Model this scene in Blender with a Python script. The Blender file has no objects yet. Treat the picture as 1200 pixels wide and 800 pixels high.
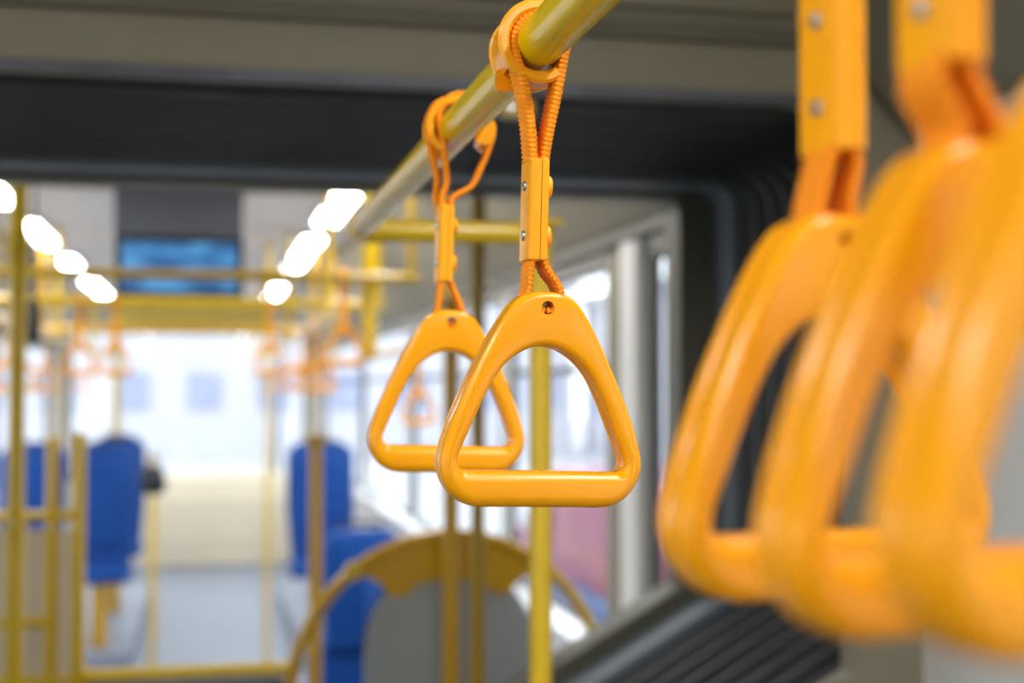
import bpy, bmesh, math
from mathutils import Vector, Matrix
R = math.radians
S = bpy.context.scene
COL = S.collection

# ---------------------------------------------------------------- camera
cam_d = bpy.data.cameras.new('camera')
cam = bpy.data.objects.new('camera', cam_d); COL.objects.link(cam)
cam.location = (0, 0, 1.65)
cam.rotation_euler = (R(90 + 1.89), 0, R(-12.19))
cam_d.sensor_width = 36; cam_d.lens = 50.01
cam_d.clip_start = 0.02; cam_d.clip_end = 300
cam_d.dof.use_dof = True
cam_d.dof.focus_distance = 0.835
cam_d.dof.aperture_fstop = 4.6
S.camera = cam

# ---------------------------------------------------------------- world / exposure
w = bpy.data.worlds.new('overcast_sky'); S.world = w; w.use_nodes = True
bg = w.node_tree.nodes['Background']
bg.inputs[0].default_value = (0.93, 0.96, 1.0, 1); bg.inputs[1].default_value = 2.7
S.view_settings.view_transform = 'Standard'; S.view_settings.look = 'None'
S.view_settings.gamma = 1; S.view_settings.use_curve_mapping = False
S.view_settings.exposure = 0.12
LED_NEAR = 28.0; LED_FAR = 24.0
try:
    S.cycles.use_denoising = True
    S.cycles.max_bounces = 10; S.cycles.transparent_max_bounces = 16
    S.cycles.sample_clamp_indirect = 6
except Exception: pass

# ---------------------------------------------------------------- materials
def mat(name, col, rough=.5, metal=0., coat=0., emit=0., noise=None, bump=0., bscale=200, spec=.5, sss=0.):
    m = bpy.data.materials.new(name); m.use_nodes = True
    nt = m.node_tree; b = nt.nodes['Principled BSDF']
    b.inputs['Base Color'].default_value = (*col, 1)
    b.inputs['Roughness'].default_value = rough
    b.inputs['Metallic'].default_value = metal
    b.inputs['Coat Weight'].default_value = coat
    b.inputs['Coat Roughness'].default_value = .08
    b.inputs['Specular IOR Level'].default_value = spec
    if sss:
        b.inputs['Subsurface Weight'].default_value = sss
        b.inputs['Subsurface Radius'].default_value = (1, .35, .05)
        b.inputs['Subsurface Scale'].default_value = .004
    if emit:
        b.inputs['Emission Color'].default_value = (*col, 1); b.inputs['Emission Strength'].default_value = emit
    tc = nt.nodes.new('ShaderNodeTexCoord')
    if noise:
        sc, amt = noise
        n = nt.nodes.new('ShaderNodeTexNoise'); n.inputs['Scale'].default_value = sc; n.inputs['Detail'].default_value = 4
        nt.links.new(tc.outputs['Object'], n.inputs['Vector'])
        mx = nt.nodes.new('ShaderNodeMix'); mx.data_type = 'RGBA'
        nt.links.new(n.outputs['Fac'], mx.inputs[0])
        mx.inputs[6].default_value = (*[c * (1 - amt) for c in col], 1)
        mx.inputs[7].default_value = (*[min(1, c * (1 + amt)) for c in col], 1)
        nt.links.new(mx.outputs[2], b.inputs['Base Color'])
    if bump:
        n = nt.nodes.new('ShaderNodeTexNoise'); n.inputs['Scale'].default_value = bscale; n.inputs['Detail'].default_value = 3
        nt.links.new(tc.outputs['Object'], n.inputs['Vector'])
        bp = nt.nodes.new('ShaderNodeBump'); bp.inputs['Strength'].default_value = bump; bp.inputs['Distance'].default_value = .001
        nt.links.new(n.outputs['Fac'], bp.inputs['Height']); nt.links.new(bp.outputs['Normal'], b.inputs['Normal'])
    return m

M = dict(
    grip=mat('orange_yellow_plastic', (1.0, .395, .001), .22, spec=.42, bump=.05, bscale=90),
    clasp=mat('orange_yellow_clasp_plastic', (1.0, .42, .002), .33, spec=.35, bump=.15, bscale=500),
    collar=mat('amber_plastic', (1.0, .40, .004), .28, coat=.1, spec=.4),
    web=mat('orange_webbing', (1.0, .31, .003), .62, spec=.3, bump=.3, bscale=1500),
    rail=mat('yellow_lacquered_tube', (.80, .55, .003), .24, coat=.0, spec=.4, noise=(30, .06)),
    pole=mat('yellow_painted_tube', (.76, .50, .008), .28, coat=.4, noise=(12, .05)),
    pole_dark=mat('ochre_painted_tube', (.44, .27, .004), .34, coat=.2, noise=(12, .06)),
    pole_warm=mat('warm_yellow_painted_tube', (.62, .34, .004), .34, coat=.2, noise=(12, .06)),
    steel=mat('brushed_steel', (.62, .63, .65), .28, metal=1.0, noise=(300, .1)),
    beige=mat('beige_panel', (.235, .21, .145), .55, noise=(6, .05), bump=.1, bscale=300),
    beige_d=mat('dark_beige_trim', (.13, .115, .08), .6, noise=(6, .05)),
    olive=mat('olive_portal_trim', (.115, .11, .08), .5, noise=(8, .06)),
    alu=mat('anodised_trim', (.11, .115, .14), .45, metal=.3, noise=(9, .5)),
    cowl=mat('warm_cream_moulding', (.84, .74, .56), .5, noise=(5, .04)),
    cream=mat('cream_wall_panel', (.76, .71, .60), .5, noise=(5, .04)),
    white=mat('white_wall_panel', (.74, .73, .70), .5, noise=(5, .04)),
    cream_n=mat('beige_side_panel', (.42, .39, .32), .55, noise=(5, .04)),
    floor_n=mat('dark_speckled_floor', (.085, .09, .10), .5, noise=(350, .25)),
    ceil_n=mat('beige_ceiling_panel', (.5, .48, .43), .5, noise=(3, .1)),
    ceil=mat('light_ceiling_panel', (.78, .76, .73), .5, noise=(3, .12)),
    bellow=mat('black_bellows_rubber', (.036, .038, .041), .5, noise=(14, .3), bump=.3, bscale=60),
    bellow_rib=mat('grey_bellows_rib', (.070, .074, .082), .4, noise=(9, .5)),  # paler mottled grey for the hoop frames
    bellow_edge=mat('lit_bellows_hem', (.16, .19, .22), .5, noise=(14, .2)),  # light falling on the hem is put into this paler slate colour
    floor=mat('blue_grey_speckled_floor', (.27, .31, .39), .45, noise=(350, .25)),
    black=mat('black_rubber_seal', (.012, .013, .016), .5, noise=(20, .2)),
    blue=mat('blue_seat_shell', (.001, .060, .29), .5, spec=.3, noise=(9, .12), bump=.2, bscale=400),
    navy=mat('navy_seat_fabric', (.004, .022, .10), .85, noise=(60, .3), bump=.5, bscale=500),
    grey=mat('grey_laminate_panel', (.36, .38, .38), .45, noise=(60, .05)),
    dgrey=mat('dark_grey_housing', (.115, .13, .16), .35, noise=(5, .15)),
    led=mat('led_diffuser', (1, 1, 1), .5, emit=LED_FAR),
    led_near=mat('led_diffuser_near', (1, .985, .95), .5, emit=LED_NEAR),
    concrete=mat('pale_concrete', (.55, .55, .56), .9, noise=(.7, .12)),
    facade=mat('pale_facade', (.62, .62, .66), .8, noise=(1.5, .1)),
    facade_win=mat('facade_glazing', (.36, .40, .55), .3, noise=(2, .2)),
    red=mat('magenta_red_paint', (.46, .07, .13), .45, coat=.4, noise=(1.5, .5)),
    carblue=mat('blue_paint', (.06, .15, .38), .45, coat=.4, noise=(1.5, .3)),
    tyre=mat('tyre_rubber', (.02, .02, .02), .8, noise=(30, .2)),
    gold=mat('ochre_header_panel', (.55, .40, .06), .45, noise=(4, .12)),
)
# screen: blue picture with softly varying stripes
ms = bpy.data.materials.new('blue_screen_picture'); ms.use_nodes = True
nt = ms.node_tree; b = nt.nodes['Principled BSDF']
tc = nt.nodes.new('ShaderNodeTexCoord'); n = nt.nodes.new('ShaderNodeTexNoise'); n.inputs['Scale'].default_value = 7
mp = nt.nodes.new('ShaderNodeMapping'); mp.inputs['Scale'].default_value = (1, 1, 3)
rp = nt.nodes.new('ShaderNodeValToRGB')
rp.color_ramp.elements[0].position = .35; rp.color_ramp.elements[0].color = (.01, .07, .22, 1)
rp.color_ramp.elements[1].position = .7; rp.color_ramp.elements[1].color = (.09, .32, .62, 1)
nt.links.new(tc.outputs['Object'], mp.inputs[0]); nt.links.new(mp.outputs[0], n.inputs[0]); nt.links.new(n.outputs['Fac'], rp.inputs[0])
nt.links.new(rp.outputs[0], b.inputs['Emission Color']); b.inputs['Emission Strength'].default_value = 1.1
b.inputs['Base Color'].default_value = (.01, .02, .04, 1); b.inputs['Roughness'].default_value = .2
M['screen'] = ms
# glass
mg = bpy.data.materials.new('window_glass'); mg.use_nodes = True
nt = mg.node_tree; nt.nodes.clear()
o = nt.nodes.new('ShaderNodeOutputMaterial'); mx = nt.nodes.new('ShaderNodeMixShader'); t = nt.nodes.new('ShaderNodeBsdfTransparent'); g = nt.nodes.new('ShaderNodeBsdfGlossy')
t.inputs[0].default_value = (.93, .96, .98, 1); g.inputs['Roughness'].default_value = .03; mx.inputs[0].default_value = .07; nt.links.new(t.outputs[0], mx.inputs[1]); nt.links.new(g.outputs[0], mx.inputs[2]); nt.links.new(mx.outputs[0], o.inputs[0])
M['glass'] = mg

# ---------------------------------------------------------------- helpers
def link(name, bm, m, parent=None, smooth=False, angle=None, bevel=0):
    me = bpy.data.meshes.new(name)
    bmesh.ops.recalc_face_normals(bm, faces=bm.faces)
    bm.to_mesh(me); bm.free()
    me.materials.append(M[m])
    ob = bpy.data.objects.new(name, me); COL.objects.link(ob)
    if smooth:
        for p in me.polygons: p.use_smooth = True
        if angle: me.set_sharp_from_angle(angle=R(angle))
    if bevel:
        bv = ob.modifiers.new('bevel', 'BEVEL'); bv.width = bevel; bv.segments = 2; bv.limit_method = 'ANGLE'; bv.angle_limit = R(40)
    if parent: ob.parent = parent
    return ob
def box(bm, x0, x1, y0, y1, z0, z1):
    v = [bm.verts.new((x, y, z)) for x in (x0, x1) for y in (y0, y1) for z in (z0, z1)]
    for f in ((0,1,3,2),(4,6,7,5),(0,4,5,1),(2,3,7,6),(0,2,6,4),(1,5,7,3)): bm.faces.new([v[i] for i in f])
def sweep(bm, pts, r, seg=16, caps=True, closed=False):
    """round tube along pts"""
    pts = [Vector(p) for p in pts]; n = len(pts); rings = []; prev = None
    for i, p in enumerate(pts):
        if closed: t = (pts[(i+1) % n] - pts[i-1]).normalized()
        else: t = (pts[min(i+1, n-1)] - pts[max(i-1, 0)]).normalized()
        if prev is None:
            a = Vector((0,0,1)) if abs(t.z) < .9 else Vector((1,0,0))
            u = (a - t * a.dot(t)).normalized()
        else: u = (prev - t * prev.dot(t)).normalized()
        prev = u; v = t.cross(u); rr = r[i] if isinstance(r, (list, tuple)) else r
        rings.append([bm.verts.new(p + (u*math.cos(2*math.pi*k/seg) + v*math.sin(2*math.pi*k/seg)) * rr) for k in range(seg)])
    for i in range(n if closed else n-1):
        a, c = rings[i], rings[(i+1) % n]
        for k in range(seg): bm.faces.new((a[k], a[(k+1)%seg], c[(k+1)%seg], c[k]))
    if caps and not closed:
        bm.faces.new(rings[0][::-1]); bm.faces.new(rings[-1])
def prism(bm, pts, axis, a, b_):
    """extrude a 2-D outline; axis 'x': pts are (y,z), 'y': (x,z), 'z': (x,y)"""
    def P(p, t): return {'x': (t, p[0], p[1]), 'y': (p[0], t, p[1]), 'z': (p[0], p[1], t)}[axis]
    A = [bm.verts.new(P(p, a)) for p in pts]; B = [bm.verts.new(P(p, b_)) for p in pts]
    bm.faces.new(A); bm.faces.new(B[::-1]); n = len(pts)
    for i in range(n): bm.faces.new((A[i], B[i], B[(i+1)%n], A[(i+1)%n]))
def rrect(x0, x1, z0, z1, r, seg=5):
    out = []
    for cx, cz, a0 in ((x1-r, z1-r, 0), (x0+r, z1-r, 90), (x0+r, z0+r, 180), (x1-r, z0+r, 270)):
        for k in range(seg+1):
            a = R(a0 + 90*k/seg); out.append((cx + r*math.cos(a), cz + r*math.sin(a)))
    return out
def spline(P, per=6, closed=False):
    P = [Vector(p) for p in P]; n = len(P); out = []
    rng = range(n if closed else n-1)
    for i in rng:
        if closed: a, b0, c, d = P[i-1], P[i], P[(i+1)%n], P[(i+2)%n]
        else: a, b0, c, d = P[max(i-1,0)], P[i], P[i+1], P[min(i+2,n-1)]
        for k in range(per):
            t = k/per
            out.append(.5*((2*b0) + (c-a)*t + (2*a-5*b0+4*c-d)*t*t + (3*b0-a-3*c+d)*t**3))
    if not closed: out.append(P[-1])
    return out
def setp(o, label=None, cat=None, group=None, kind=None):
    if label: o['label'] = label
    if cat: o['category'] = cat
    if group: o['group'] = group
    if kind: o['kind'] = kind
    return o
def empty(name, loc, label, cat, group=None):
    o = bpy.data.objects.new(name, None); COL.objects.link(o); o.location = loc; o.empty_display_size = .05
    return setp(o, label, cat, group)
def struct(name, bm, m, **k):
    return setp(link(name, bm, m, **k), kind='structure')
def B(): return bmesh.new()

# ================================================================ SETTING
XL, XR = -1.38, 1.10           # interior faces of the side walls
CX = -.14
# floor
bm = B(); box(bm, XL-.06, XR+.06, -2.3, 2.05, -.10, 0); struct('floor', bm, 'floor_n')
bm = B(); box(bm, XL-.06, XR+.06, 2.05, 3.12, -.10, 0); struct('floor_gangway', bm, 'grey')
bm = B(); box(bm, XL-.06, XR+.06, 3.12, 14.1, -.10, 0); struct('floor_front', bm, 'floor')
# ceilings
bm = B(); box(bm, XL-.06, XR+.06, -2.3, 2.05, 2.45, 2.5); struct('ceiling', bm, 'ceil_n')
bm = B(); box(bm, XL-.06, XR+.06, 3.12, 14.1, 2.45, 2.5)
for k in range(7): box(bm, XL, XR, 4.5+1.35*k, 4.53+1.35*k, 2.438, 2.45)   # panel joints
struct('ceiling_front', bm, 'ceil')

def side_wall(name, x0, x1, ya, yb, wins, zs, zt, m):
    """solid wall between ya..yb with rectangular openings wins=[(y0,y1),...]"""
    bm = B(); box(bm, x0, x1, ya, yb, 0, zs); box(bm, x0, x1, ya, yb, zt, 2.46)
    y = ya
    for a, c in wins:
        if a > y: box(bm, x0, x1, y, a, zs, zt)
        y = c
    if yb > y: box(bm, x0, x1, y, yb, zs, zt)
    return struct(name, bm, m)
ZS, ZT = .96, 1.995
near_w = [(-1.9, -.55)]
near_wl = [(-1.9, -.55), (-.2, 1.0)]
far_w = [(3.15, 3.42), (3.79, 5.10), (5.25, 7.60), (7.75, 10.1), (10.25, 13.4)]
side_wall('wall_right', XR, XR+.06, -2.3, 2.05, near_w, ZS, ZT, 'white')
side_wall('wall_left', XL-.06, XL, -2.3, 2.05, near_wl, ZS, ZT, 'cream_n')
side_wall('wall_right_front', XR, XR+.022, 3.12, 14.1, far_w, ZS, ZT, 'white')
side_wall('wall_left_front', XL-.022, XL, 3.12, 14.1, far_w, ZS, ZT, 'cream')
bm = B(); box(bm, XL, XR, -2.36, -2.3, 0, 2.46); struct('wall_rear', bm, 'cream_n')
# front end wall with the big windscreen opening
bm = B(); box(bm, XL, XR, 14.0, 14.06, 0, .80); box(bm, XL, XR, 14.0, 14.06, 2.22, 2.46)
box(bm, XL, XL+.12, 14.0, 14.06, .8, 2.22); box(bm, XR-.12, XR, 14.0, 14.06, .8, 2.22)
struct('wall_front', bm, 'cream', bevel=.01)

wn = 0
def window(side, y0, y1, z0=ZS, z1=ZT, split=True):
    """side window: black rubber seal frame + pane"""
    global wn; wn += 1
    xa = XR if side > 0 else XL
    bm = B(); s = .020 if y1-y0 < .8 else .016; d0, d1 = (xa-.006, xa+.018) if side > 0 else (xa-.018, xa+.006)
    box(bm, d0, d1, y0, y0+s, z0, z1); box(bm, d0, d1, y1-s, y1, z0, z1)
    box(bm, d0, d1, y0+s, y1-s, z0, z0+s*.5); box(bm, d0, d1, y0+s, y1-s, z1-s, z1)
    if split and y1-y0 > .8: box(bm, d0+.004, d1, y0+s, y1-s, z1-.30, z1-.28)
    f = struct('window_%d' % wn, bm, 'black')
    bm = B(); xm = xa + .012*side; box(bm, xm-.003, xm+.003, y0+s*.5, y1-s*.5, z0+.01, z1-.01)
    link('pane', bm, 'glass', f)
    if y1-y0 > .8:
        bm = B(); q0, q1 = (xa-.075, xa-.001) if side > 0 else (xa+.001, xa+.075)
        prism(bm, [(q0, z0-.055), (q1, z0-.075), (q1, z0+.0), (q0, z0-.02)] if side > 0 else [(q1, z0-.055), (q0, z0-.075), (q0, z0+.0), (q1, z0-.02)], 'y', y0-.02, y1+.02)
        link('sill', bm, 'sill_m' if 'sill_m' in M else 'white', f)
M['sill_m'] = mat('glossy_white_sill', (.82, .83, .84), .2, coat=.3, noise=(5, .03))
for a, c in near_w: window(1, a, c)
for a, c in near_wl: window(-1, a, c)
for a, c in far_w: window(1, a, c); window(-1, a, c)
wn += 1
bm = B(); box(bm, XL+.12, XR-.12, 13.99, 14.05, .80, .85); box(bm, XL+.12, XR-.12, 13.99, 14.05, 2.17, 2.22)
box(bm, XL+.12, XL+.16, 13.99, 14.05, .85, 2.17); box(bm, XR-.16, XR-.12, 13.99, 14.05, .85, 2.17)
prism(bm, [(.66, .85), (.70, .85), (.75, 2.17), (.71, 2.17)], 'y', 13.98, 14.05)
f = struct('window_%d' % wn, bm, 'beige_d')
bm = B(); box(bm, XL+.14, XR-.14, 14.02, 14.026, .82, 2.2); link('pane', bm, 'glass', f)

# --- gangway profiles
def prof(ix, iz, r=.15):
    """inner outline of the gangway arch (x,z), counter-clockwise; ix/iz pull it inward"""
    hw = 1.26 - ix; top = 2.13 - iz
    half = [(.56, .02), (.80-ix, .03), (.86-ix, .98), (hw, 1.21), (hw, top-r)]
    for k in range(1, 9): a = R(90*k/8); half.append((hw-r+r*math.cos(a), top-r+r*math.sin(a)))
    half.append((.5, top))
    # densify straight runs
    out = []
    for i in range(len(half)-1):
        p, q = half[i], half[i+1]; n = (2, 8, 3, 6)[i] if i < 4 else (4 if i == len(half)-2 else 1)
        for k in range(n): out.append((p[0]+(q[0]-p[0])*k/n, p[1]+(q[1]-p[1])*k/n))
    out.append(half[-1])
    return [(CX+x, z) for x, z in out] + [(CX-x, z) for x, z in out[::-1]]
def portal(name, ix, iz, y0, y1, m, r):
    inn = prof(ix, iz, r); bm = B()
    hx = (XR-XL)/2 + .04; zc = 1.2; out = []
    for x, z in inn:
        dx, dz = x-CX, z-zc
        s = min(hx/abs(dx) if dx else 9e9, (1.29 if dz > 0 else 1.2)/abs(dz) if dz else 9e9)
        out.append((CX+dx*s, zc+dz*s))
    L = [[bm.verts.new((x, y, z)) for x, z in lp] for lp, y in ((inn, y0), (out, y0), (out, y1), (inn, y1))]
    n = len(inn)
    for a in range(4):
        p, q = L[a], L[(a+1)%4]
        for i in range(n): bm.faces.new((p[i], p[(i+1)%n], q[(i+1)%n], q[i]))
    return struct(name, bm, m)
portal('trim_1', .135, .035, 2.05, 2.10, 'beige', .10)            # near portal, the pale header overhead
portal('trim_2', .085, .055, 3.02, 3.12, 'olive', .03)           # far portal
# stepped mouldings on the near header
bm = B(); box(bm, XL, XR, 2.030, 2.052, 2.225, 2.262); struct('trim_3', bm, 'beige', bevel=.004)
bm = B(); box(bm, XL, XR, 2.034, 2.052, 2.178, 2.204); struct('trim_4', bm, 'beige_d')
bm = B(); box(bm, XL, XR, 2.012, 2.052, 2.262, 2.45); struct('trim_5', bm, 'beige_d')
# reflective strip along the header's lower edge
bm = B(); box(bm, CX-1.1, CX+1.06, 2.036, 2.052, 2.088, 2.103); struct('trim_6', bm, 'alu', bevel=.003)
# ceiling coves beyond the gangway
for i, s in enumerate((1, -1)):
    e = lambda x: CX + s*x
    bm = B(); prism(bm, [(e(.86), 2.45), (e(1.235), 2.45), (e(1.235), 2.065), (e(1.19), 2.065)], 'y', 3.125, 13.98)
    struct('trim_%d' % (7+i), bm, 'beige', bevel=.01)
    bm = B(); box(bm, min(e(1.195), e(1.235)), max(e(1.195), e(1.235)), 3.125, 13.98, 2.035, 2.063); struct('trim_%d' % (9+i), bm, 'olive')
    bm = B(); prism(bm, [(e(.86), 2.45), (e(1.235), 2.45), (e(1.235), 2.065), (e(1.19), 2.065)], 'y', -2.29, 2.01)
    struct('trim_%d' % (11+i), bm, 'beige')
# pilaster moulding between the narrow and wide window
bm = B(); prism(bm, rrect(XR-.035, XR+.001, 3.45, 3.60, .015), 'z', .3, 2.03); struct('trim_13', bm, 'white', smooth=True, angle=40)
bm = B(); box(bm, XR-.02, XR+.001, 3.66, 3.77, .3, 2.03); struct('trim_14', bm, 'beige')

# ================================================================ BELLOWS
root = empty('gangway_bellows', (CX, 2.56, 0), 'black pleated rubber gangway bellows spanning the opening overhead and down the right side', 'bellows')
bm = B(); NF = 11; rings = []
for j in range(NF*4+1):
    ph = (j % 4)/4*2*math.pi; y = 2.10 + .92*j/(NF*4)
    off = .030*(1-math.cos(ph))/2*2
    rings.append([bm.verts.new((x-CX, y-2.56, z)) for x, z in prof(-off, .035-off, .15-.10*j/(NF*4))])
for a, c in zip(rings, rings[1:]):
    n = len(a)
    for i in range(n): bm.faces.new((a[i], a[(i+1)%n], c[(i+1)%n], c[i]))
bl = link('pleated_skin', bm, 'bellow', root, smooth=True, angle=70)
for k in range(1, 9):
    y = 2.10 + .92*(k + .02)/NF; rc = .15-.10*k/NF
    bm = B(); loops = []
    for yy, o_ in ((y-.004, -.03), (y-.004, .006), (y+.004, .006), (y+.004, -.03)):
        loops.append([bm.verts.new((x-CX, yy-2.56, z)) for x, z in prof(o_, .035+o_, rc)])
    n = len(loops[0])
    for a in range(4):
        p, q = loops[a], loops[(a+1) % 4]
        for i in range(n): bm.faces.new((p[i], p[(i+1)%n], q[(i+1)%n], q[i]))
    link('hoop_frame', bm, 'bellow_rib', root)
bm = B(); loops = []
for yy, o_ in ((2.90, -.03), (2.90, .006), (3.018, .006), (3.018, -.03)):
    loops.append([bm.verts.new((x-CX, yy-2.56, z)) for x, z in prof(o_, .035+o_, .05)])
n = len(loops[0])
for a in range(4):
    p, q = loops[a], loops[(a+1) % 4]
    for i in range(n): bm.faces.new((p[i], p[(i+1)%n], q[(i+1)%n], q[i]))
link('hem', bm, 'bellow_edge', root)['label'] = 'hem of the bellows along the far frame, its lit tone painted in blue grey'

# ================================================================ STRAP HANDLES
RX, RZ = .193, 1.855
RR = .0145
def grip_mesh():
    O = [(0,0),(10,1),(18.5,6),(27,18),(34.5,31.5),(41,44.5),(49,62),(56,80),(60.5,95),(61,104),(57.5,114),(50.5,122),(40,126.3),(20,126.5),(0,126.5)]
    I = [(0,32),(8,33.2),(16,37),(23.5,43),(29,50),(34,59),(39.5,71),(45,84),(49,94),(50.5,98.5),(50.3,101.8),(48,104.6),(43,105.5),(20,105.5),(0,105.5)]
    full = lambda L: L + [(-x, z) for x, z in L[-2:0:-1]]
    o = spline([(x, 0, -z) for x, z in full(O)], 5, True); i_ = spline([(x, 0, -z) for x, z in full(I)], 5, True)
    T = 11.8
    bm = B(); rings = []
    for p, q in zip(o, i_):
        L = (q-p).length; d = (q-p)/L; sec = []
        rr = min(4.4 + 2.4*max(0., min(1., (-p.z-80)/30)), L*.46)
        for cu, cy, a0 in ((L-rr, T-rr, 0), (rr, T-rr, 90), (rr, -T+rr, 180), (L-rr, -T+rr, 270)):
            for k in range(6):
                a = R(a0 + 90*k/5); sec.append((cu+rr*math.cos(a), cy+rr*math.sin(a)))
            if a0 == 90: sec += [(0, 2.5), (.25, 2.15), (0, 1.8)]
            if a0 == 270: sec += [(L, 1.8), (L-.25, 2.15), (L, 2.5)]
        ring = []
        for u, y in sec:
            v = p + d*u; ring.append(bm.verts.new((v.x/1000, y/1000, v.z/1000)))
        rings.append(ring)
    n = len(rings); m_ = len(rings[0])
    for a in range(n):
        p, q = rings[a], rings[(a+1) % n]
        for k in range(m_): bm.faces.new((p[k], p[(k+1)%m_], q[(k+1)%m_], q[k]))
    ob = link('grip_src', bm, 'grip', smooth=True)
    # drilled peg hole under the apex
    bm = B(); sweep(bm, [(0, -.03, -.0098), (0, .03, -.0098)], .0040, 28)
    cut = link('cut', bm, 'grip')
    md = ob.modifiers.new('b', 'BOOLEAN'); md.object = cut; md.operation = 'DIFFERENCE'; md.solver = 'EXACT'
    dg = bpy.context.evaluated_depsgraph_get(); dg.update()
    me = bpy.data.meshes.new_from_object(ob.evaluated_get(dg))
    me.name = 'grip'
    for o_ in (ob, cut): bpy.data.objects.remove(o_)
    for p in me.polygons: p.use_smooth = True
    me.set_sharp_from_angle(angle=R(50))
    return me
GRIP = grip_mesh()

def webbing(bm, path, width, thick=None, y0=0., yd=None, inner=None):
    """ribbed band swept along a path in mm (x,z); width lies along Y"""
    P = spline([(x, 0, z) for x, z in path], 14)
    # resample evenly at .55 mm
    out = [P[0]]; acc = 0.; step = .55
    for a, c in zip(P, P[1:]):
        seg = (c-a).length; t = step-acc
        while t <= seg: out.append(a + (c-a)*(t/seg)); t += step
        acc = (acc+seg) % step if seg else acc
    P = out; n = len(P); W = 7; rings = []
    for i, p in enumerate(P):
        t = (P[min(i+2, n-1)]-P[max(i-2, 0)]).normalized(); nr = Vector((t.z, 0, -t.x)); s = i*step; ring = []
        yo = y0 + (yd(i/n) if yd else 0)
        for side in (1, -1):
            for k in range(W):
                u = k/(W-1)*2-1
                if side < 0: u = -u
                rib = .62*math.sin(2*math.pi*(s/2.8 + u*.9*side))
                edge = .55 if abs(u) > .99 else (.93 if abs(u) > .6 else 1)
                wv = u*width/2 + (.30*math.sin(2*math.pi*s/2.8)*(1 if u > 0 else -1) if abs(u) > .99 else 0)
                th = (6.6 if p.z > -85 else 4.4) if thick is None else thick
                if inner and inner[0] < p.z < inner[1]: th = 2.6
                v = p + nr*side*(th/2*edge+rib)
                ring.append(bm.verts.new((v.x/1000, (yo+wv)/1000, v.z/1000)))
        rings.append(ring)
    m_ = 2*W
    for a, c in zip(rings, rings[1:]):
        for k in range(m_): bm.faces.new((a[k], a[(k+1)%m_], c[(k+1)%m_], c[k]))
    bm.faces.new(rings[0]); bm.faces.new(rings[-1][::-1])

def arc_band(bm, a0, a1, ri, ro, y0, y1, rnd=.0008):
    n = max(4, int(abs(a1-a0)/5)); rings = []
    for i in range(n+1):
        a = R(a0+(a1-a0)*i/n); c, s = math.cos(a), math.sin(a)
        sec = [(ri, y0+rnd), (ri+rnd, y0), (ro-rnd, y0), (ro, y0+rnd), (ro, y1-rnd), (ro-rnd, y1), (ri+rnd, y1), (ri, y1-rnd)]
        rings.append([bm.verts.new((r*c, y, r*s)) for r, y in sec])
    for p, q in zip(rings, rings[1:]):
        for k in range(8): bm.faces.new((p[k], p[(k+1)%8], q[(k+1)%8], q[k]))
    bm.faces.new(rings[0]); bm.faces.new(rings[-1][::-1])

def clasp_mesh():
    bm = B(); L = .060
    def out(x0, x1, w): return rrect(x0, x1, -w, w, .0035, 4)
    # two half shells with a fine seam between them
    def shell(x0, x1, ra, rb):
        pts = []
        for x, y, rr in ((x1, .0125, rb), (x0, .0125, ra), (x0, -.0125, ra), (x1, -.0125, rb)):
            sx = 1 if x == x1 else -1; sy = 1 if y > 0 else -1
            cx, cy = x-sx*rr, y-sy*rr; st = {(1,1):0,(-1,1):90,(-1,-1):180,(1,-1):270}[(sx,sy)]
            for k in range(6): a = R(st+18*k); pts.append((cx+rr*math.cos(a), cy+rr*math.sin(a)))
        zs = [(0, .0008), (-.0007, 0), (-L+.0007, 0), (-L, .0008)]; rings = []
        xm = (x0+x1)/2
        for z, ins in zs:
            rings.append([bm.verts.new((x+(ins if x < xm else -ins)*.8, y*(1-ins*50), z)) for x, y in pts])
        for p, q in zip(rings, rings[1:]):
            for k in range(len(p)): bm.faces.new((p[k], p[(k+1)%len(p)], q[(k+1)%len(p)], q[k]))
        bm.faces.new(rings[0]); bm.faces.new(rings[-1][::-1])
    shell(-.0060, .0008, .0034, .0004); shell(.0011, .0060, .0004, .0032)
    return bm

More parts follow.
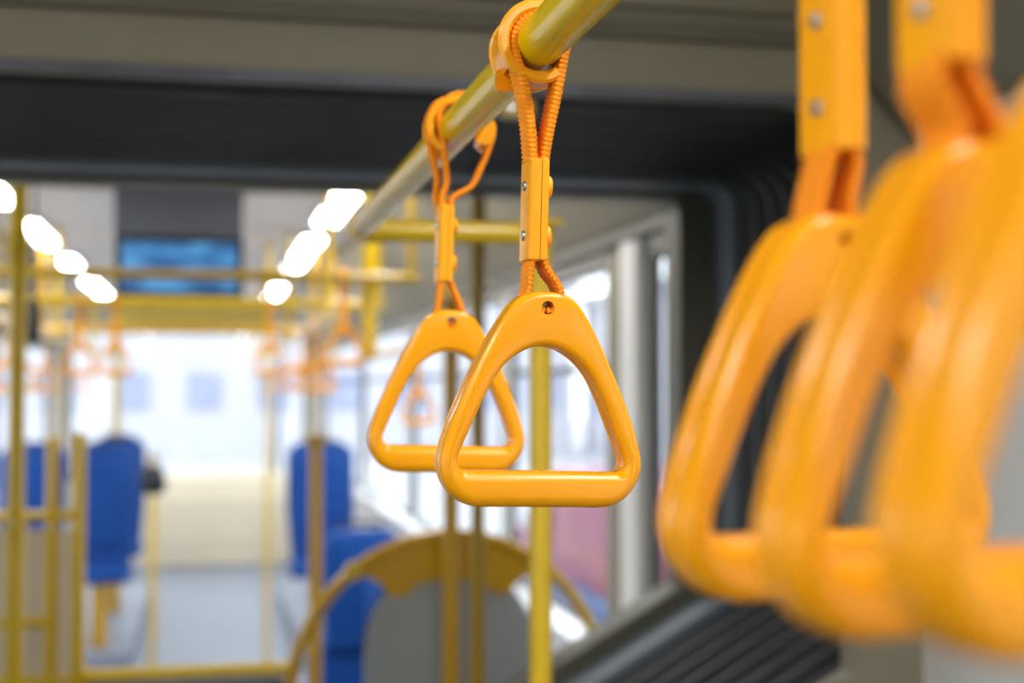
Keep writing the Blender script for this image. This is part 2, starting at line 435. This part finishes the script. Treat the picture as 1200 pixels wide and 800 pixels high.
def strap_handle(y, label, top=-.070, hang=-.148, cx=-.0015, cl_dx=0., gx=.0025, tilt=0., gz=0., yaw=0., style=0, sp=1.):
    root = empty('strap_handle', (RX, y, RZ), label, 'strap handle', 'yellow strap handles on the near rail')
    # webbing loop
    bm = B(); tm = top*1000; bo = tm-60; h = hang*1000; c = cx*1000; g = gx*1000
    low_r = [(g, h-11.5), (g+7*sp, h-10), (g+9*sp, h-4), (g+7.5*sp, h+4), (c+5, bo-4), (c+3, bo+6)]
    low_l = [(c-3, bo+6), (c-5, bo-4), (g-10*sp, h+4), (g-11.5*sp, h-4), (g-9*sp, h-10), (g-1, h-11.5)]
    arc = [(15.9*math.cos(R(a)), 15.9*math.sin(R(a))) for a in range(15, 180, 15)]
    if style == 0:
        path = low_r + [(c+3, tm-20), (c+3.2, tm-4), (c+4, tm+4), (c+7, -50), (10.2, -28), (13.2, -11), (15.7, 0)] + arc + \
            [(-15.8, 0), (-15.2, -8), (-12.6, -17), (-9.5, -29), (c-5, -48), (c-3.6, tm+6), (c-3.1, tm-4), (c-3, tm-20)] + low_l
        webbing(bm, path, 22, y0=.5, inner=(bo+1, tm-1))
        link('webbing', bm, 'web', root, smooth=True, angle=60)
    else:
        path = low_r + [(c+3, tm-20), (c+3.2, tm-4), (c+5, tm+6), (11, -46), (19, -30), (26, -12), (27.5, 2), (21, 12)]
        webbing(bm, path, 14, 4.4, y0=-3, inner=(bo+1, tm-1))
        path = [(g-1, h-11.5)] + low_l[::-1][1:] + [(c-3, tm-20), (c-3.1, tm-4), (c-4, tm+6), (-9, -42), (-12, -14), (-15, 8), (-8, 22), (3, 26), (14, 21)]
        webbing(bm, path, 9, 4.2, y0=-6, inner=(bo+1, tm-1))
        webbing(bm, [(c-3, tm-20), (c-4.5, tm-2), (c-7, tm+8), (-15, -38), (-21.5, -10), (-22.5, 6), (-15, 20), (-2, 25)], 9, 4.2, y0=6)
        link('webbing', bm, 'web', root, smooth=True, angle=60)
    # collar clipped round the rail
    if style == 0:
        bm = B()
        arc_band(bm, 20, 302, .0172, .0242, -.0155, -.0090, .0018)
        arc_band(bm, 20, 222, .0176, .0222, -.0102, .0165, .001)
        arc_band(bm, 254, 302, .0176, .0222, -.0102, .0165, .001)
        arc_band(bm, 20, 302, .0172, .0232, .0160, .0215, .0015)
        # lug with the strap slot
        for x0, x1, ya, yb in ((-.0205, -.0065, .0105, .0150),):
            prism(bm, rrect(x0, x1, -.0245, -.012, .0025), 'y', ya, yb)
        co = link('collar', bm, 'collar', root, smooth=True, angle=35); co.location = (-.001, .005, 0); co.scale = (1.04, 1, 1.04)
    else:
        bm = B()
        arc_band(bm, -30, 250, .0180, .0240, -.0120, -.0060, .0012)
        arc_band(bm, -30, 250, .0180, .0220, -.006, .014, .001)
        arc_band(bm, -30, 250, .0180, .0270, .012, .0175, .0015)
        prism(bm, rrect(.015, .031, -.010, .010, .007), 'y', -.008, .006)
        co = link('collar', bm, 'collar', root, smooth=True, angle=35); co.rotation_euler = (0, R(10), R(-9))
    # clasp
    cl = link('clasp', clasp_mesh(), 'clasp', root, smooth=True, angle=35)
    cl.location = (cx+cl_dx, 0, top); cl.rotation_euler = (0, tilt, yaw)
    for z in (-.0152, -.0448):
        bm = B(); sweep(bm, [(-.0056, 0, z), (-.0064, 0, z), (-.0074, 0, z), (-.0077, 0, z)], [.0032, .0032, .0024, .0008], 16)
        link('screw', bm, 'steel', cl, smooth=True, angle=40)['label'] = 'small steel screw head'
        bm = B(); sweep(bm, [(.0054, 0, z), (.0088, 0, z), (.0096, 0, z), (.0099, 0, z)], [.0066, .0066, .0058, .0035], 28)
        link('button_cap', bm, 'clasp', cl, smooth=True, angle=40)
    g_ = bpy.data.objects.new('triangular_grip', GRIP); COL.objects.link(g_); g_.parent = root
    g_.location = (gx, 0, hang+gz); g_.rotation_euler = (0, tilt, yaw)
    return root

strap_handle(.820, 'sharp orange-yellow triangular strap handle hanging at the centre, the one in focus', gx=.0030, tilt=R(1.6), yaw=R(2))
strap_handle(1.100, 'smaller strap handle behind the sharp central one, strap wrapped twice round the rail', top=-.062, hang=-.144, cx=-.009, gx=-.0055, tilt=R(1.5), style=1)
strap_handle(.445, 'leftmost of the three big blurred strap handles, two screws on its clasp', hang=-.147, top=-.066, cx=.014, gx=.012, yaw=R(11), sp=.6)
strap_handle(.340, 'middle of the three big blurred strap handles, peg hole showing at its top', hang=-.141, top=-.061, cx=-.004, gx=.003, yaw=R(11), sp=.6)
strap_handle(.268, 'nearest and lowest of the big blurred strap handles, cut off by the right edge', hang=-.133, top=-.057, cx=0, gx=.000, yaw=R(10), sp=.6)

# ================================================================ NEAR RAIL AND POLES
def tube_obj(name, pts, r, m, parent=None, seg=24):
    bm = B(); sweep(bm, pts, r, seg); return link(name, bm, m, parent, smooth=True, angle=40)
root = empty('ceiling_grab_rail', (RX, 1.82, RZ), 'yellow glossy overhead rail running from top right into the distance, strap handles hanging on it', 'grab rail')
def loc(o, l): o.location = Vector(l); return o
tube_obj('rail_tube', [(0, -3.9, 0), (0, -2, 0), (0, 0, 0)], RR, 'rail', root, 40)
cb = tube_obj('cross_bar', [(-.004, .012, 0), (.1, .012, 0), (.232, .012, 0)], .0148, 'pole', root)
bm = B(); sweep(bm, [(0, -.03, 0), (0, .014, 0)], .0175, 24); sweep(bm, [(-.012, .012, 0), (.035, .012, 0)], .0175, 24)
link('tee_fitting', bm, 'pole', root, smooth=True, angle=40)
for yy in (-1.95, -3.55):
    bm = B(); sweep(bm, [(0, yy, .01), (0, yy, .594)], .011, 18); sweep(bm, [(0, yy-.02, 0), (0, yy+.02, 0)], .0185, 24)
    link('hanger', bm, 'pole', root, smooth=True, angle=40)

def pole(x, y, z0, z1, m, label, r=.015, flanges=True, group=None, fit=None):
    root = empty('grab_pole', (x, y, z0), label, 'grab pole', group)
    tube_obj('tube', [(0, 0, 0), (0, 0, (z1-z0)/2), (0, 0, z1-z0)], r, m, root)
    if flanges:
        for z in (0, z1-z0):
            s = 1 if z == 0 else -1
            bm = B(); sweep(bm, [(0, 0, z), (0, 0, z+s*.006), (0, 0, z+s*.010), (0, 0, z+s*.03)], [r*2.2, r*2.2, r*1.25, r*1.2], 24)
            link('flange', bm, m, root, smooth=True, angle=40)
    for zf in (fit or []):
        bm = B(); sweep(bm, [(0, 0, zf-z0-.028), (0, 0, zf-z0+.028)], r*1.3, 24); link('clamp', bm, m, root, smooth=True, angle=40)
        bm = B(); sweep(bm, [(-.01, -r*1.2, zf-z0), (-.01, -r*1.2-.006, zf-z0)], .005, 12); link('bolt', bm, 'steel', root, smooth=True, angle=40)
    return root
pole(.434, 1.832, 0, 1.872, 'pole', 'bright yellow vertical pole seen through the sharp handle, the nearest pole')
root = empty('rail_bracket', (.445, 2.028, 2.06), 'small ochre bracket on the pale header behind the sharp handle’s upper strap', 'bracket')
bm = B(); prism(bm, rrect(-.026, .026, -.014, .014, .006), 'y', -.012, .010); link('plate', bm, 'pole_dark', root, bevel=.002)
bm = B(); sweep(bm, [(-.012, -.010, 0), (-.012, -.017, 0)], .005, 12); link('bolt', bm, 'steel', root, smooth=True, angle=40)
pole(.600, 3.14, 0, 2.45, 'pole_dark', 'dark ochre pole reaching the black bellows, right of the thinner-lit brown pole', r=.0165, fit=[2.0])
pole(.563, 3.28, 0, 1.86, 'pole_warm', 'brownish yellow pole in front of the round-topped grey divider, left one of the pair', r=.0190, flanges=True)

# ================================================================ ROUND-TOPPED DIVIDER
DX, DY = .585, 3.42
root = empty('hooped_divider', (DX, DY, 0), 'grey divider panel with a yellow arched hoop and scalloped yellow crest, behind the poles', 'divider')
pts = [(-.385, 0, 0), (-.385, 0, .45), (-.385, 0, .88)] + [(.385*math.cos(R(a))*1.0, 0, .90+.395*math.sin(R(a))) for a in range(174, 0, -6)] + [(.385, 0, .88), (.385, 0, .45), (.385, 0, 0)]
tube_obj('hoop', pts, .0155, 'pole_warm', root)
# crest plate
cr = [(.372*math.cos(R(a)), .90+.382*math.sin(R(a))) for a in range(52, 129, 4)]
low = [(-.215, 1.205), (-.175, 1.185), (-.145, 1.150), (-.11, 1.150), (-.085, 1.178), (-.03, 1.188), (.04, 1.188), (.085, 1.178), (.11, 1.150), (.145, 1.150), (.175, 1.185), (.215, 1.205)]
bm = B(); prism(bm, cr + low, 'y', -.010, .002); link('crest', bm, 'pole_warm', root, bevel=.002)
# grey panel with rounded shoulders
pn = [(-.205, .05), (.205, .05), (.205, 1.02)] + [(.205*math.cos(R(a)), 1.02+.205*math.sin(R(a))) for a in range(6, 180, 6)] + [(-.205, 1.02)]
bm = B(); prism(bm, pn, 'y', .004, .030); link('panel', bm, 'grey', root, bevel=.004)
bm = B(); sweep(bm, [(x, .017, z) for x, z in pn[2:]], .006, 8); link('edge_seal', bm, 'black', root, smooth=True)
for s in (-1, 1):
    bm = B(); sweep(bm, [(s*.20, .017, .55), (s*.375, .005, .55)], .009, 12); link('bracket', bm, 'pole_warm', root, smooth=True, angle=40)
bm = B(); sweep(bm, [(-.235, -.02, 1.215), (-.235, .0, 1.215)], .022, 20); link('cap', bm, 'pole', root, smooth=True, angle=40)

# ================================================================ AISLE BARRIER AND LEFT PARTITION
root = empty('aisle_barrier', (-.015, 3.7, 0), 'low yellow horizontal bar across the aisle at the bottom of the view', 'barrier')
bm = B(); sweep(bm, [(-.275, 0, .935), (.250, 0, .935)], .017, 20); link('bar', bm, 'pole', root, smooth=True, angle=40)
bm = B(); box(bm, -.27, .25, -.006, .006, .40, .915); link('kick_panel', bm, 'dgrey', root, bevel=.003)
for x in (-.262, .246):
    bm = B(); sweep(bm, [(x-.012, 0, .935), (x+.012, 0, .935)], .021, 20); link('end_clamp', bm, 'pole', root, smooth=True, angle=40)
pole(.282, 3.7, 0, 1.53, 'pole_warm', 'short yellow post before the right blue seats, at the end of the aisle bar', r=.017)
root = empty('door_partition', (-.6, 3.7, 0), 'yellow tube partition with a cream infill panel at the left edge', 'partition')
for x, z1, r in ((.297, 1.54, .016), (.233, 1.53, .0155), (-.35, 1.53, .015)):
    tube_obj('post', [(x, 0, 0), (x, 0, z1)], r, 'pole', root)
for z, x0, x1 in ((1.335, -.35, .297), (1.073, .11, .233), (.93, -.35, .297)):
    tube_obj('cross_tube', [(x0, 0, z), (x1, 0, z)], .014, 'pole', root)
bm = B(); box(bm, -.33, .280, -.004, .006, .15, 1.30); link('infill_panel', bm, 'cowl', root, bevel=.003)
pole(-.429, 3.5, 0, 2.45, 'pole', 'tall yellow pole at the left edge, rising to the ceiling lights', r=.0195, fit=[1.99, 1.34])

# ================================================================ FAR OVERHEAD RAILS
def crossrail(y, z, x0, x1, m, label, r=.015):
    root = empty('overhead_cross_rail', ((x0+x1)/2, y, z), label, 'grab rail')
    h = (x1-x0)/2
    tube_obj('rail_tube', [(-h, 0, 0), (0, 0, 0), (h, 0, 0)], r, m, root)
    for x in (-h+.02, h-.02):
        bm = B(); sweep(bm, [(x, 0, 0), (x, 0, 2.45-z)], r*.8, 16); link('hanger', bm, m, root, smooth=True, angle=40)
    for x in (-.35, .45):
        bm = B(); sweep(bm, [(x-.03, 0, 0), (x+.03, 0, 0)], r*1.3, 16); link('clamp', bm, m, root, smooth=True, angle=40)
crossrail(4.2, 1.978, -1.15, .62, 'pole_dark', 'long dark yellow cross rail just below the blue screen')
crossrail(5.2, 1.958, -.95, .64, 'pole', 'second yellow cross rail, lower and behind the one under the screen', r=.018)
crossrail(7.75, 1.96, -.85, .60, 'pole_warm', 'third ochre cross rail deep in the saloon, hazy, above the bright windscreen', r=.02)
for x, lb, m in ((.42, 'lengthwise overhead rail of the far saloon above the right row of seats', 'pole'), (-.72, 'lengthwise overhead rail of the far saloon above the left row of seats', 'pole')):
    root = empty('overhead_side_rail', (x, 8.3, 1.90), lb, 'grab rail')
    tube_obj('rail_tube', [(0, -3.9, 0), (0, 0, 0), (0, 4.4, 0)], .016, m, root)
    for k, yy in enumerate((-3.3, -.9, 1.4, 3.9)):
        bm = B(); sweep(bm, [(0, yy, 0), (0, yy, .55)], .014, 16); sweep(bm, [(0, yy-.03, 0), (0, yy+.03, 0)], .021, 16)
        link('hanger', bm, m, root, smooth=True, angle=40)
# hanging post right of centre
root = empty('ceiling_drop_post', (.481, 4.25, 2.45), 'thick short yellow post hanging from the ceiling left of the central handles', 'grab pole')
tube_obj('tube', [(0, 0, 0), (0, 0, -.70)], .024, 'pole', root)
bm = B(); sweep(bm, [(0, 0, -.69), (0, 0, -.705), (0, 0, -.715)], [.026, .026, .015], 20); link('end_cap', bm, 'pole_warm', root, smooth=True, angle=40)
# far vertical poles
pole(-.62, 10.6, 0, 2.45, 'pole', 'far yellow pole left of the bright windscreen, beside the left blue seat', r=.028)
pole(.34, 7.9, 0, 2.45, 'pole', 'far yellow pole right of the bright windscreen, above the right blue seats', r=.014)
pole(-.90, 6.42, 0, 2.45, 'pole_warm', 'far ochre pole behind the left partition, between the left poles', r=.022)
pole(-.285, 8.5, 0, 1.27, 'pole', 'short yellow seat-side post with a black bag at the left seat', r=.018)

def far_handle(x, y, z, label, s=1., m='pole_warm', yaw=0):
    """small strap handle of the far saloon: webbing + grip"""
    root = empty('strap_handle', (x, y, z), label, 'strap handle', 'small blurred strap handles in the far saloon')
    bm = B(); webbing(bm, [(0, -70), (1, -60), (4, -32), (20, -8), (20, 6), (13, 18), (0, 22), (-13, 18), (-20, 6), (-20, -8), (-4, -32), (-1, -60), (0, -70)], 18, 3.0)
    link('webbing', bm, 'clasp', root, smooth=True, angle=60)
    c = link('clasp', clasp_mesh(), 'clasp', root, smooth=True, angle=35); c.location = (0, 0, -.066)
    w_ = B(); webbing(w_, [(-2, -120), (-5, -132), (-9, -148)], 18); webbing(w_, [(2, -120), (5, -132), (9, -148)], 18)
    link('lower_webbing', w_, 'clasp', root, smooth=True)
    g_ = bpy.data.objects.new('triangular_grip', GRIP); COL.objects.link(g_); g_.parent = root; g_.location = (0, 0, -.138); g_.rotation_euler.z = yaw
    return root
for x, y, lb in ((.42, 5.3, 'far strap handle on the right side rail, nearest one of that rail'),
                 (.42, 5.75, 'far strap handle on the right side rail, second in line'),
                 (.42, 6.2, 'far strap handle on the right side rail, third in line'),
                 (.42, 6.9, 'far strap handle on the right side rail, fourth in line'),
                 (.42, 9.3, 'far strap handle on the right side rail, deepest in line'),
                 (-.72, 5.6, 'far strap handle on the left side rail, nearest one of that rail'),
                 (-.72, 6.1, 'far strap handle on the left side rail, second in line'),
                 (-.72, 6.9, 'far strap handle on the left side rail, third in line'),
                 (-.72, 9.1, 'far strap handle on the left side rail, deepest in line')):
    far_handle(x, y, 1.90, lb)
for x, y, z, lb in ((-.43, 5.2, 1.958, 'far strap handle on the second cross rail, leftmost one'),
                    (-.31, 5.2, 1.958, 'far strap handle on the second cross rail, left of the screen'),
                    (.23, 5.2, 1.958, 'far strap handle on the second cross rail, right of the screen'),
                    (.40, 4.2, 1.978, 'far strap handle on the long cross rail, near its right end'),
                    (-.66, 4.2, 1.978, 'far strap handle on the long cross rail, near the left edge')):
    h_ = far_handle(x, y, z, lb, yaw=R(90)); h_.rotation_euler.z = R(90)
# pair hanging low near the windows, seen through the second handle
root = empty('window_side_rail', (.72, 5.0, 1.79), 'overhead rail close to the right windows, largely hidden behind the central handles', 'grab rail')
tube_obj('rail_tube', [(0, -.8, 0), (0, 3.2, 0)], .014, 'pole_warm', root)
for yy in (-.7, 1.2, 3.1):
    bm = B(); sweep(bm, [(0, yy, 0), (0, yy, .66)], .011, 14); link('hanger', bm, 'pole_warm', root, smooth=True, angle=40)
far_handle(.72, 4.85, 1.79, 'brownish far strap handle framed inside the second handle’s opening')

# ================================================================ LIGHTS
def ceiling_light(x, y0, y1, lb, m, grp):
    root = empty('ceiling_light', (x, (y0+y1)/2, 2.45), lb, 'ceiling light', grp)
    h = (y1-y0)/2
    bm = B()
    for a, c, d, e_ in ((-.085, -.054, -h-.02, h+.02), (.054, .085, -h-.02, h+.02), (-.054, .054, -h-.02, -h), (-.054, .054, h, h+.02)): box(bm, a, c, d, e_, -.028, 0)
    link('housing', bm, 'ceil', root)
    bm = B(); prism(bm, rrect(-.052, .052, -h, h, .03), 'z', -.030, -.006); link('diffuser', bm, m, root)
for i, (a, c) in enumerate(((5.3, 6.7), (7.35, 9.3), (10.9, 12.8), (3.4, 4.8))):
    w_ = ('first seen', 'second seen', 'deepest', 'hidden above the bellows edge')[i]
    ceiling_light(.55, a, c, 'glowing strip light in the far ceiling, right row, ' + w_, 'led', 'strip lights in the far ceiling')
for i, (a, c) in enumerate(((4.9, 6.3), (6.9, 8.1), (8.75, 9.4), (10.6, 12.6), (3.3, 4.5))):
    w_ = ('cut by the left edge', 'second from the left edge', 'small third one', 'deepest', 'hidden above the bellows edge')[i]
    ceiling_light(-.82, a, c, 'glowing strip light in the far ceiling, left row, ' + w_, 'led', 'strip lights in the far ceiling')
for x in (.55, -.82):
    for y0, y1 in ((-2.0, -.5), (-.1, 1.15)):
        ceiling_light(x, y0, y1, 'near %s strip light, %s' % ('right' if x > 0 else 'left', 'above the camera' if y0 > -1 else 'behind the camera'), 'led_near', 'strip lights in the near ceiling')

# ================================================================ SCREEN
root = empty('ceiling_screen', (-.10, 5.8, 2.45), 'dark-framed screen with a blue picture hanging from the ceiling over the aisle', 'screen')
bm = B(); prism(bm, rrect(-.255, .248, -.205, 0, .015), 'y', 0, .16); link('mounting_box', bm, 'dgrey_l', root, bevel=.004) if 'dgrey_l' in M else link('mounting_box', bm, 'dgrey', root, bevel=.004)
bm = B(); prism(bm, rrect(-.250, .250, -.435, -.195, .012), 'y', -.015, .10); fr_ = link('bezel', bm, 'black', root, bevel=.003)
bm = B(); box(bm, -.222, .222, -.019, -.0152, -.415, -.222); link('display', bm, 'screen', fr_)['label'] = 'lit blue display'

# ================================================================ SEATS
def seat(x, y, z0, hb, wd, label, face=1, grp='blue seats in the far saloon', legs=True):
    """bus seat: moulded back, cushion, frame. z0 = height of the seat's foot, hb = top of the back"""
    root = empty('bus_seat', (x, y, z0), label, 'seat', grp)
    H = hb-z0; ch = .44
    hw = wd/2
    prof_ = []
    n = 12
    def back_outline(w0):
        pts = [(-w0*.86, ch-.02), (w0*.86, ch-.02), (w0*.93, ch+.12), (w0, ch+.3), (w0, H-.10)]
        for k in range(1, 6): a = R(90*k/5); pts.append((w0-.09+.09*math.cos(a), H-.10+.10*math.sin(a)))
        pts += [(-px, pz) for px, pz in pts[::-1] if pz > ch]
        return pts
    o_ = back_outline(hw); bm = B(); L = []
    for yy, s in ((0, .90), (.012, .98), (.035, 1), (.06, .97), (.072, .88)):
        L.append([bm.verts.new((px*s, (yy + .10*(pz-ch)/max(.1, H-ch))*face, ch+(pz-ch)*(s*.5+.5))) for px, pz in o_])
    for p, q in zip(L, L[1:]):
        for i in range(len(p)): bm.faces.new((p[i], p[(i+1)%len(p)], q[(i+1)%len(p)], q[i]))
    bm.faces.new(L[0]); bm.faces.new(L[-1][::-1])
    bk = link('backrest', bm, 'blue', root, smooth=True, angle=50)
    bm = B(); pts = rrect(-hw*.72, hw*.72, ch+.10, H-.10, .06)
    prism(bm, pts, 'y', -.012*face, .02*face); u = link('upholstery', bm, 'blue', bk, bevel=.006)
    bm = B(); a, c = sorted((-.02*face, -.42*face)); prism(bm, rrect(-hw, hw, a, c, .06), 'z', ch-.07, ch); link('cushion', bm, 'blue', root, bevel=.02)
    bm = B(); sweep(bm, [(-hw*.55, .03*face, H-.02), (-hw*.5, .03*face, H+.01), (0, .03*face, H+.016), (hw*.5, .03*face, H+.01), (hw*.55, .03*face, H-.02)], .010, 10); link('grab_handle', bm, 'black', root, smooth=True)
    if legs:
        bm = B(); a, c = sorted((-.10*face, -.36*face)); box(bm, -.04, .04, a, c, 0, ch-.07); link('pedestal', bm, 'pole_warm', root, bevel=.01)
    else:
        bm = B(); a, c = sorted((.0, -.40*face)); box(bm, -hw, hw, a, c, 0, ch-.07); link('plinth', bm, 'blue', root, bevel=.02)
    return root
bm = B(); box(bm, -1.37, -.40, 8.3, 11.2, 0, .16); box(bm, -1.37, -.398, 8.29, 8.31, 0, .165); struct('floor_podium', bm, 'floor')
bm = B(); box(bm, .56, 1.09, 8.5, 11.2, 0, .16); struct('floor_podium_right', bm, 'floor')
seat(-.585, 8.9, .16, 1.31, .37, 'blue high-backed seat beside the aisle on the left, next to the black bag')
seat(-1.01, 8.9, .16, 1.31, .40, 'blue high-backed seat at the left edge behind the yellow partition posts')
seat(-.585, 10.2, .16, 1.31, .37, 'blue seat one row behind the left aisle seat, almost hidden')
seat(.715, 8.9, .16, 1.31, .42, 'tall blue seat back on the right behind the short yellow post')
seat(.735, 6.9, 0, .985, .38, 'lower blue seat on a blue plinth, nearer, just left of the hooped divider', face=-1, legs=False)
seat(.84, 5.6, 0, .93, .40, 'low blue seat on a blue plinth hidden behind the hooped grey divider', face=1, legs=False)

# black bag hooked on the seat post
root = empty('hanging_bag', (-.285, 8.46, 1.22), 'small black bag hanging on the post beside the left aisle seat', 'bag')
bm = B()
L = []
for z, wx, wy in ((0, .03, .02), (-.02, .055, .035), (-.09, .075, .045), (-.15, .07, .04), (-.165, .04, .025)):
    L.append([bm.verts.new((wx*math.cos(2*math.pi*k/16), -.04+wy*math.sin(2*math.pi*k/16), z-.01)) for k in range(16)])
for p, q in zip(L, L[1:]):
    for i in range(16): bm.faces.new((p[i], p[(i+1)%16], q[(i+1)%16], q[i]))
bm.faces.new(L[0]); bm.faces.new(L[-1][::-1])
link('body', bm, 'black', root, smooth=True)
bm = B(); sweep(bm, [(-.02, -.04, -.02), (-.018, -.035, .04), (0, -.01, .06), (.018, -.035, .04), (.02, -.04, -.02)], .004, 8); link('handle', bm, 'black', root, smooth=True)

# interior mirror
root = empty('interior_mirror', (-.567, 5.0, 1.96), 'dark oval mirror hanging under the rail near the left edge', 'mirror')
bm = B(); L = []
for yy, s in ((0, .9), (.008, 1), (.03, .8), (.04, .3)):
    L.append([bm.verts.new((.032*s*math.cos(2*math.pi*k/24), yy, -.085+.085*s*math.sin(2*math.pi*k/24))) for k in range(24)])
for p, q in zip(L, L[1:]):
    for i in range(24): bm.faces.new((p[i], p[(i+1)%24], q[(i+1)%24], q[i]))
bm.faces.new(L[0]); bm.faces.new(L[-1][::-1]); link('shell', bm, 'black', root, smooth=True, angle=50)
bm = B(); sweep(bm, [(0, .02, -.01), (0, .02, .49)], .006, 10); link('arm', bm, 'black', root, smooth=True)

# yellow header panel over the windscreen
bm = B(); prism(bm, rrect(-.62, .46, 2.035, 2.25, .03), 'y', 9.98, 10.02)
hp = link('header_panel', bm, 'gold', bevel=.006)
setp(hp, 'ochre yellow crossways panel above the bright windscreen, under the blue screen', 'panel')
for x in (-.55, .39):
    bm = B(); sweep(bm, [(x, 10.0, 2.24), (x, 10.0, 2.45)], .012, 12); link('bracket', bm, 'pole', hp, smooth=True, angle=40)

# driver's dashboard / front bench
root = empty('front_dashboard', (CX, 13.97, 0), 'cream dashboard shelf below the windscreen at the far end', 'dashboard')
bm = B(); prism(bm, [(-.35, 0), (-.35, .62), (-.25, .80), (-.04, .86), (-.04, 0)], 'x', -.62, .95); link('cowl', bm, 'cowl', root, bevel=.02)
bm = B(); box(bm, -.45, .8, -.36, -.352, .18, .55); link('fascia', bm, 'cowl', root, bevel=.003)

# ================================================================ OUTSIDE
bm = B(); box(bm, -60, 60, -40, 90, -.45, -.38); o = struct('ground', bm, 'concrete')
def building(x, y, wx, wy, h, label):
    root = empty('building', (x, y, -.38), label, 'building')
    bm = B(); box(bm, -wx/2, wx/2, -wy/2, wy/2, 0, h); link('walls', bm, 'facade', root)
    bm = B(); box(bm, -wx/2-.2, wx/2+.2, -wy/2-.2, wy/2+.2, h, h+.25); link('roof', bm, 'concrete', root)
    nx = int(wx/1.9)
    for j in range(int(h/3.4)):
        for i in range(nx):
            xx = -wx/2 + (i+.5)*wx/nx
            bm = B(); box(bm, xx-.5, xx+.5, -wy/2-.05, -wy/2+.02, 1.4+3.3*j, 2.5+3.3*j); link('window', bm, 'facade_win', root)
    ny = int(wy/4)
    if abs(x) > 6:
        s = -1 if x > 0 else 1
        for i in range(ny):
            yy = -wy/2 + (i+.5)*wy/ny
            bm = B(); a, c = sorted((s*(wx/2-.02), s*(wx/2+.05))); box(bm, a, c, yy-1.1, yy+1.1, 1.2, 2.9); link('window', bm, 'facade_win', root)
building(-2, 46, 26, 8, 5, 'pale white hall seen through the windscreen at the far end')
building(15.6, 26, 8, 34, 4.6, 'pale long building outside the right side windows')
def car(x, y, label, m_top, m_low, s=1):
    root = empty('parked_van', (x, y, -.38), label, 'van')
    bodyp = [(-2.1, .28), (2.1, .28), (2.17, .80), (-2.17, .80)]
    up = [(-2.15, .78), (2.15, .78), (2.1, .95), (1.3, 1.02), (.80, 1.48), (-1.95, 1.52), (-2.1, 1.35)]
    bm = B(); prism(bm, bodyp, 'x', -.85, .85); link('lower_body', bm, m_low, root, bevel=.05)
    bm = B(); prism(bm, up, 'x', -.82, .82); link('upper_body', bm, m_top, root, bevel=.06)
    gl = [(.40, 1.05), (1.2, 1.05), (.78, 1.40), (.40, 1.42)]
    for a, c in ((-.835, -.825), (.825, .835)):
        bm = B(); prism(bm, gl, 'x', a, c); link('side_glass', bm, 'dgrey', root)
    for yy in (-1.3, 1.3):
        for xx in (-.86, .64):
            bm = B(); sweep(bm, [(xx, yy, .32), (xx+.22, yy, .32)], .32, 28); w0 = link('wheel', bm, 'tyre', root, smooth=True, angle=40)
            bm = B(); sweep(bm, [(xx-.01, yy, .32), (xx+.23, yy, .32)], .18, 20); link('rim', bm, 'steel', w0, smooth=True, angle=40)
car(3.1, 8.9, 'magenta and blue van parked outside the right window beyond the front pole', 'red', 'carblue')
